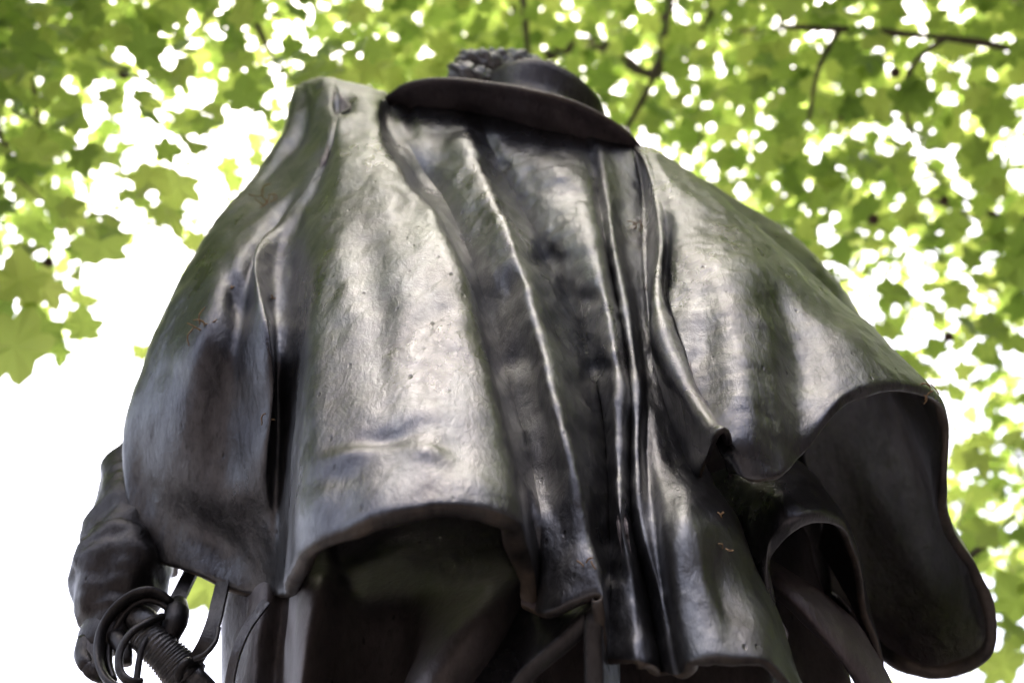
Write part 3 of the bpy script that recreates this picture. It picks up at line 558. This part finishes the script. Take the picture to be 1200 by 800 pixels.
ribbon('strap', [(262,680,-.06),(256,705,-.08),(250,730,-.09),(240,755,-.09),(230,772,-.07)], .012, M_dark)
ribbon('strap', [(312,705,-.12),(290,735,-.12),(277,765,-.12),(270,795,-.11),(268,830,-.1)], .007, M_steel)
tubep('strap_ring', [(256,735,-.1),(252,752,-.11),(240,766,-.11),(228,772,-.1)], .005, M_dark)

# ------------------------------------------------------------------ plinth
plinth = empty('plinth', (0.05, 0.2, 0)); tag(plinth, 'grey granite pedestal carrying the bronze statue', 'pedestal')
def bevbox(name, x0, x1, y0, y1, z0, z1, mat, parent=None, bev=.015):
    bm = bmesh.new(); bmesh.ops.create_cube(bm, size=1)
    for v in bm.verts: v.co = Vector(((x0+x1)/2+v.co.x*(x1-x0), (y0+y1)/2+v.co.y*(y1-y0), (z0+z1)/2+v.co.z*(z1-z0)))
    if bev: bmesh.ops.bevel(bm, geom=bm.edges[:], offset=bev, segments=2, affect='EDGES')
    me = bpy.data.meshes.new(name); bm.to_mesh(me); bm.free(); me.materials.append(mat)
    o = bpy.data.objects.new(name, me)
    link(o, parent)
    if parent is not None: o.matrix_parent_inverse = Matrix.Translation(parent.location).inverted()
    return o
bevbox('step', -.95, 1.05, -.75, 1.15, 0, .22, M_granite, plinth)
bevbox('shaft', -.6, .7, -.45, .85, .22, 1.36, M_granite, plinth)
bevbox('cap', -.68, .78, -.53, .93, 1.36, 1.5, M_granite, plinth)
bevbox('bronze_base', -.5, .6, -.35, .75, 1.5, 1.6, M_dark, statue)

# ------------------------------------------------------------------ unseen brick blocks, added to keep the bronze's low reflections dark
M_brick = simple_mat('dark_brick', (0.05, 0.036, 0.031), 0.9, 0.3, 1.5, 0.2)
def terrace(loc, rz, length, height, label, floors, bays):
    ter = empty('unseen_brick_blocker', loc); tag(ter, label, 'building', 'unseen brick blocks added to darken reflections')
    hl = length/2
    for nm, (x0, x1, y0, y1, z0, z1), m in (('wall', (-hl, hl, -12, 0, 0, height), M_brick), ('cornice', (-hl-.4, hl+.4, -12.4, .4, height-.4, height+.3), M_brick)):
        o = bevbox(nm, x0, x1, y0, y1, z0, z1, m, None, 0); o.parent = ter
    for r_ in range(floors):
        for c_ in range(bays):
            x = -hl+length*(c_+.5)/bays; z = 1.2+r_*3.3
            w = bevbox('window', x-.6, x+.6, -.05, .06, z, z+1.9, M_glass, None, 0); w.parent = ter
            f = bevbox('sill', x-.75, x+.75, -.1, .2, z-.2, z-.004, M_stone, None, 0); f.parent = w
    ter.rotation_euler = (0, 0, rz)
terrace((0, -18, 0), 0, 90, 14.5, 'unseen dark brick block added behind the camera to hide the bright horizon', 4, 24)  # added behind the camera so undercut folds reflect no bright horizon
terrace((13, -2, 0), math.pi/2, 30, 20, 'unseen taller dark brick block added on the right to darken the folds', 5, 9)  # added out of view so the right-facing fold flanks go dark

# ------------------------------------------------------------------ plane trees
HALF = [(0, 0), (.16, -.07), (.42, -.03), (.43, .08), (.36, .19), (.50, .28), (.60, .47), (.46, .53), (.30, .55), (.29, .70), (.15, .84), (0, 1.0)]
OUT = HALF + [(-x, y) for x, y in HALF[-2:0:-1]]
LV = np.array([(0, .34, .0)] + [(x, y, -.42*(x*x+(y-.34)**2) + .22*abs(x) + .05*math.sin(9*x+7*y)) for x, y in OUT]); nO = len(OUT)
LF = np.array([(0, 1+k, 1+(k+1) % nO) for k in range(nO)])
LV -= np.array([0, .4, 0])
leaf_me = bpy.data.meshes.new('leaf'); leaf_me.from_pydata([tuple(v) for v in LV], [], [tuple(map(int, f)) for f in LF]); leaf_me.materials.append(M_leafo)
DT = np.array([
 [.975,.90,.68,.78,.975,.975,.95,.86,.95,.91,.88,.80],
 [.88,.62,.55,.78,.94,.94,.94,.86,.91,.91,.83,.66],
 [.90,.38,.26,.30,.60,.60,.60,.80,.92,.84,.85,.86],
 [.62,.04,.00,.10,.40,.50,.50,.60,.80,.75,.64,.82],
 [.10,.00,.00,.00,.20,.30,.40,.50,.50,.50,.55,.72],
 [.00,.00,.00,.00,.10,.20,.30,.40,.40,.50,.50,.80],
 [.00,.00,.00,.00,.10,.20,.30,.40,.40,.50,.55,.88],
 [.00,.00,.00,.00,.10,.10,.20,.20,.30,.30,.30,.30]])
def dens(px, py):
    if py < 0: return .88
    x = np.clip((px-50)/100, 0, 10.999); y = np.clip((py-50)/100, 0, 6.999); i, j = int(y), int(x); fy, fx = y-i, x-j
    return DT[i, j]*(1-fy)*(1-fx)+DT[i, j+1]*(1-fy)*fx+DT[i+1, j]*fy*(1-fx)+DT[i+1, j+1]*fy*fx
def rand_rot(tiltmax=60):
    az = random.uniform(0, 2*math.pi); tl = R(tiltmax)*random.random()**.7; a2 = random.uniform(0, 2*math.pi)
    return (Matrix.Rotation(az, 3, 'Z') @ Matrix.Rotation(tl, 3, 'X') @ Matrix.Rotation(a2, 3, 'Z'))
leaves = []       # (tree index, position, rotation, size, pixel size)
def tree_of(px): return 1 if px < 400 else (2 if px > 860 else 0)
def scatter(n, d0, d1, share, x0, x1, y0, y1):
    A = (x1-x0)*(y1-y0)
    for _ in range(n):
        px, py = random.uniform(x0, x1), random.uniform(y0, y1); dist = random.uniform(d0, d1); s = random.uniform(.085, .17)
        lam = -math.log(max(1e-3, 1-min(.985, dens(px, py))))*share
        area = .60*(FPX*s/dist)**2*.66
        if random.random() < lam*A/(n*area) and not (px < 400 and py > 435): leaves.append((tree_of(px), atd(px, py, dist), rand_rot(), s, FPX*s/dist))
XR = (-900, 2100)
scatter(14000, 4.8, 7.5, .55, -900, 450, -700, 470)
scatter(50000, 8.0, 13.0, .50, -900, 450, -700, 420)
scatter(14000, 6.5, 9.0, .35, 450, 860, -700, 700)
scatter(60000, 9.0, 15.0, .70, 450, 860, -700, 700)
scatter(30000, 5.5, 9.0, .55, 860, 2000, -700, 860)
scatter(70000, 9.0, 15.0, .50, 860, 2000, -700, 860)
# canopy overhead, above and in front of the frame
for _ in range(3700):
    p = Vector((random.uniform(-5, 5), random.uniform(-1.2, 4), random.uniform(5.5, 9)))
    if (p-CAM).normalized().dot(FW) < math.cos(R(25)): leaves.append((tree_of(600+p.x*150), p, rand_rot(), random.uniform(.13, .23), 0))
# single leaves that hang clear of the crowns
for px, py, d, s, rz in ((97,380,5.2,.13,.3),(165,412,6.5,.10,1.0),(238,688,5.5,.24,2.2),(22,325,4.8,.17,.2),(48,338,5.0,.16,2.5),(12,402,4.7,.24,1.2),(40,385,5.0,.18,.4),(228,285,6.5,.13,2.0),(205,222,6,.2,3.0),(118,282,5.4,.2,.4),(1170,778,6,.2,1.0),(1190,700,6,.22,.3)):
    q = (CAM-atd(px, py, d)).normalized().to_track_quat('Z', 'Y').to_matrix() @ Matrix.Rotation(R(35)*math.sin(px), 3, 'X') @ Matrix.Rotation(rz, 3, 'Z')
    leaves.append((tree_of(px), atd(px, py, d), q, s, 1e4))

tree_defs = [
 ('plane_tree', (0.3, 4.6, 0), 'leafy plane tree rising directly behind the statue hat', [((0.3,4.6,0),(0.25,4.6,3),(.2,4.4,6),at(619,55,4.2),at(617,-60,4.0))],
  [[at(619,75,4.2), at(690,50,3.9), at(768,85,3.7), at(778,20,3.6), at(790,-80,3.5)], [at(619,40,4.2), at(603,5,4.0), at(560,-60,3.8)], [at(768,85,3.7), at(805,55,3.4), at(832,22,3.3), at(828,-40,3.2)],
   [at(590,-120,2.4), at(612,-10,2.2), at(617,45,2.2), at(626,115,2.3)], [at(800,-80,2.6), at(783,20,2.4), at(768,85,2.4), at(735,150,2.5)], [at(870,-60,3.2), at(868,20,3.1), at(878,90,3.1), at(884,140,3.1)], [at(812,-40,3.3), at(816,60,3.2), at(822,150,3.2), at(818,200,3.2)]]),
 ('plane_tree', (-5.2, 4.2, 0), 'leafy plane tree with large near leaves hanging at upper left', [((-5.2,4.2,0),(-5.0,4.1,3),(-4.6,4.0,6),(-4.2,4.0,9))],
  [[Vector((-4.8,4.05,4.6)), at(-200,60,3.2), at(-60,20,2.4), at(20,35,2.2), at(40,110,2.0), at(48,170,1.9)], [Vector((-4.6,4.0,6)), at(-100,-120,3.0), at(150,-100,2.8), at(330,-60,2.6)],
   [at(-60,20,2.4), at(60,-30,2.4), at(200,-25,2.5), at(330,20,2.6)], [at(-200,60,3.2), at(-120,180,2.4), at(-40,280,2.0), at(10,330,1.8)]]),
 ('plane_tree', (8.0, 5.5, 0), 'leafy plane tree with dark crooked branch at upper right', [((8.0,5.5,0),(7.8,5.4,4),(7.4,5.2,8),(7.0,5.0,12))],
  [[Vector((7.5,5.3,7)), at(1400,110,2.6), at(1200,60,1.7), at(1110,44,1.6), at(1050,40,1.6), at(985,33,1.6), at(930,38,1.6), at(911,24,1.6), at(912,-40,1.6)], [at(1110,44,1.6), at(1075,70,1.55), at(1060,110,1.5), at(1068,160,1.5)], [at(985,33,1.6), at(960,80,1.6), at(948,140,1.6)],
   [Vector((7.8,5.4,4)), at(1450,420,4.0), at(1290,380,3.6), at(1210,330,3.4)], [at(1400,110,4.2), at(1300,230,3.8), at(1160,250,3.5), at(1080,190,3.5)]]),
]
def tree_part_tube(name, pts, r0, r1, parent, n=40, seg=12):
    P = spline(pts, n); V, F = tube(P, [r0*(1-i/(n-1))+r1*i/(n-1) for i in range(n)], seg, 1, r0*.25); return mesh_obj(name, V, F, M_bark, parent)
for ti, (nm, loc, label, trunks, limbs) in enumerate(tree_defs):
    t = empty(nm, loc); tag(t, label, 'tree', 'plane trees around the statue')
    tree_part_tube('trunk', trunks[0], .34 if ti else .22, .08, t, 50, 18)
    for k, lm in enumerate(limbs): tree_part_tube('branch', lm, (.013 if ti == 2 and k in (1, 2) else .045) if ti else (.05 if k < 3 else (.020 if k < 5 else .010)), (.005 if ti == 2 and k in (1, 2) else .008) if ti else (.018 if k < 3 else (.013 if k < 5 else .005)), t)
    mine = [l for l in leaves if l[0] == ti]; mine.sort(key=lambda l: -l[4])
    # the leaves that show largest inside the frame are single parts
    def inframe(p):
        v = p-CAM; z = v.dot(FW); return z > 0 and abs(v.x/z*FPX) < 620 and abs(v.dot(UP)/z*FPX) < 420
    near_l = [l for l in mine if inframe(l[1])][:280]; ids = set(map(id, near_l)); rest_l = [l for l in mine if id(l) not in ids]
    inv = Matrix.Translation(t.location).inverted()
    for l in near_l:
        o = bpy.data.objects.new('leaf', leaf_me); link(o, t); o.matrix_parent_inverse = inv
        o.matrix_basis = Matrix.Translation(l[1]) @ (l[2].to_4x4()) @ Matrix.Scale(l[3], 4)
    n = len(rest_l)
    Rm = np.array([np.array(l[2])*l[3] for l in rest_l]); Pm = np.array([tuple(l[1]) for l in rest_l])
    VV = np.einsum('nij,kj->nki', Rm, LV) + Pm[:, None, :]
    FF = (LF[None]+(np.arange(n)*len(LV))[:, None, None]).reshape(-1, 3)
    me = bpy.data.meshes.new('foliage'); VV = VV.reshape(-1, 3)
    me.vertices.add(len(VV)); me.vertices.foreach_set('co', VV.ravel().astype(np.float32))
    me.loops.add(FF.size); me.loops.foreach_set('vertex_index', FF.ravel().astype(np.int32))
    me.polygons.add(len(FF)); me.polygons.foreach_set('loop_start', np.arange(0, FF.size, 3, dtype=np.int32)); me.polygons.foreach_set('loop_total', np.full(len(FF), 3, np.int32))
    me.update(); me.validate(); me.materials.append(M_leaf)
    o = bpy.data.objects.new('foliage', me); link(o, t); o.matrix_parent_inverse = inv; o['kind'] = 'stuff'
    # twigs through the crown
    tw = []
    for l in random.sample(rest_l, min(260, n)):
        p = l[1]; k = random.uniform(.4, 1.6); q = p+Vector((random.uniform(-.6, .6), random.uniform(-.6, .6), random.uniform(.3, 1.0)))*k
        m1 = p.lerp(q, .35)+Vector((random.uniform(-.12, .12), 0, random.uniform(-.1, .1)))*k; m2 = p.lerp(q, .7)+Vector((random.uniform(-.12, .12), 0, random.uniform(-.1, .1)))*k
        r_ = random.uniform(.003, .007); tw.append(tube(spline([p, m1, m2, q], 10), [r_*(.5+.25*i) for i in range(10)], 5))
    for l in near_l:
        if l[4] > 9000:                                        # stalk and hanging twig of the leaves that hang clear
            sx = -1 if ti == 1 else 1; b_ = l[1]+l[2] @ Vector((0, -.4, 0))*l[3]
            tw.append(tube(spline([b_, b_+Vector((sx*.05, .02, .06)), b_+Vector((sx*.22, .05, .25)), b_+Vector((sx*.5, .1, .55))], 10), [.0012+.0005*q for q in range(10)], 5))
    V, F = merge(tw); o = mesh_obj('twigs', V, F, M_bark, t); o['kind'] = 'stuff'
    sb = bpy.data.meshes.new('seed_ball'); bm = bmesh.new(); bmesh.ops.create_icosphere(bm, subdivisions=2, radius=.022); bm.to_mesh(sb); bm.free(); sb.materials.append(M_seed)
    for l in random.sample(near_l, min(7, len(near_l))):
        o = bpy.data.objects.new('seed_ball', sb); link(o, t); o.matrix_parent_inverse = inv; o.matrix_basis = Matrix.Translation(l[1]+Vector((random.uniform(-.1, .1), 0, -.06)))

# ------------------------------------------------------------------ dried plane-seed fluff caught on the cloak
flatG = CLOAKG.reshape(-1, 3)
fpx, fpy = project(flatG); fdist = np.linalg.norm(flatG-np.array(CAM), axis=1)
def on_cloak(px, py):
    m = np.hypot(fpx-px, fpy-py) < 5
    if not m.any(): m = np.hypot(fpx-px, fpy-py) < 14
    k = np.where(m)[0]; return Vector(flatG[k[np.argmin(fdist[k])]])
TUFTS = [(312,234,16,.030,'brown tuft of dried seed fluff below the left shoulder of the cloak'),(232,384,9,.034,'curled dried fibres stuck on the left flap of the cloak'),
 (745,262,8,.020,'dried fibres caught in the dark groove below the hat brim'),(274,328,2,.010,'tiny dried fleck left of the long shadowed fold'),
 (322,346,2,.010,'tiny yellow fleck beside the long shadowed fold'),(306,492,3,.012,'dried fleck low on the dark left flap of the cloak'),
 (851,646,2,.011,'yellow fleck on the right edge of the lower centre skirt'),(1086,461,6,.022,'dried strands hanging on the right hem of the cloak'),
 (690,655,3,.012,'dried flecks low in the centre fold above the hem'),(845,600,2,.010,'dried fleck under the curled lip of the right flap')]
for px, py, n_, ln, lab in TUFTS:
    c = on_cloak(px, py); out = (CAM-c).normalized(); c = c+out*.004; parts = []
    u = out.cross(Vector((0, 0, 1))).normalized(); v = out.cross(u)
    for _ in range(n_):
        a = random.uniform(0, 6.28); b = a+random.uniform(-1.5, 1.5); o = c+(u*random.uniform(-1, 1)+v*random.uniform(-1, 1))*ln*.5
        p1 = o+(u*math.cos(a)+v*math.sin(a))*ln*.5+out*.004; p2 = p1+(u*math.cos(b)+v*math.sin(b))*ln*.5
        parts.append(tube(spline([o, p1, p2], 7), .0011, 5))
    V, F = merge(parts); V = [q-c for q in V]
    o = mesh_obj('dried_seed_tuft', V, F, M_tuft); o.location = c; tag(o, lab, 'seed fluff', 'dried fluff caught on the cloak')
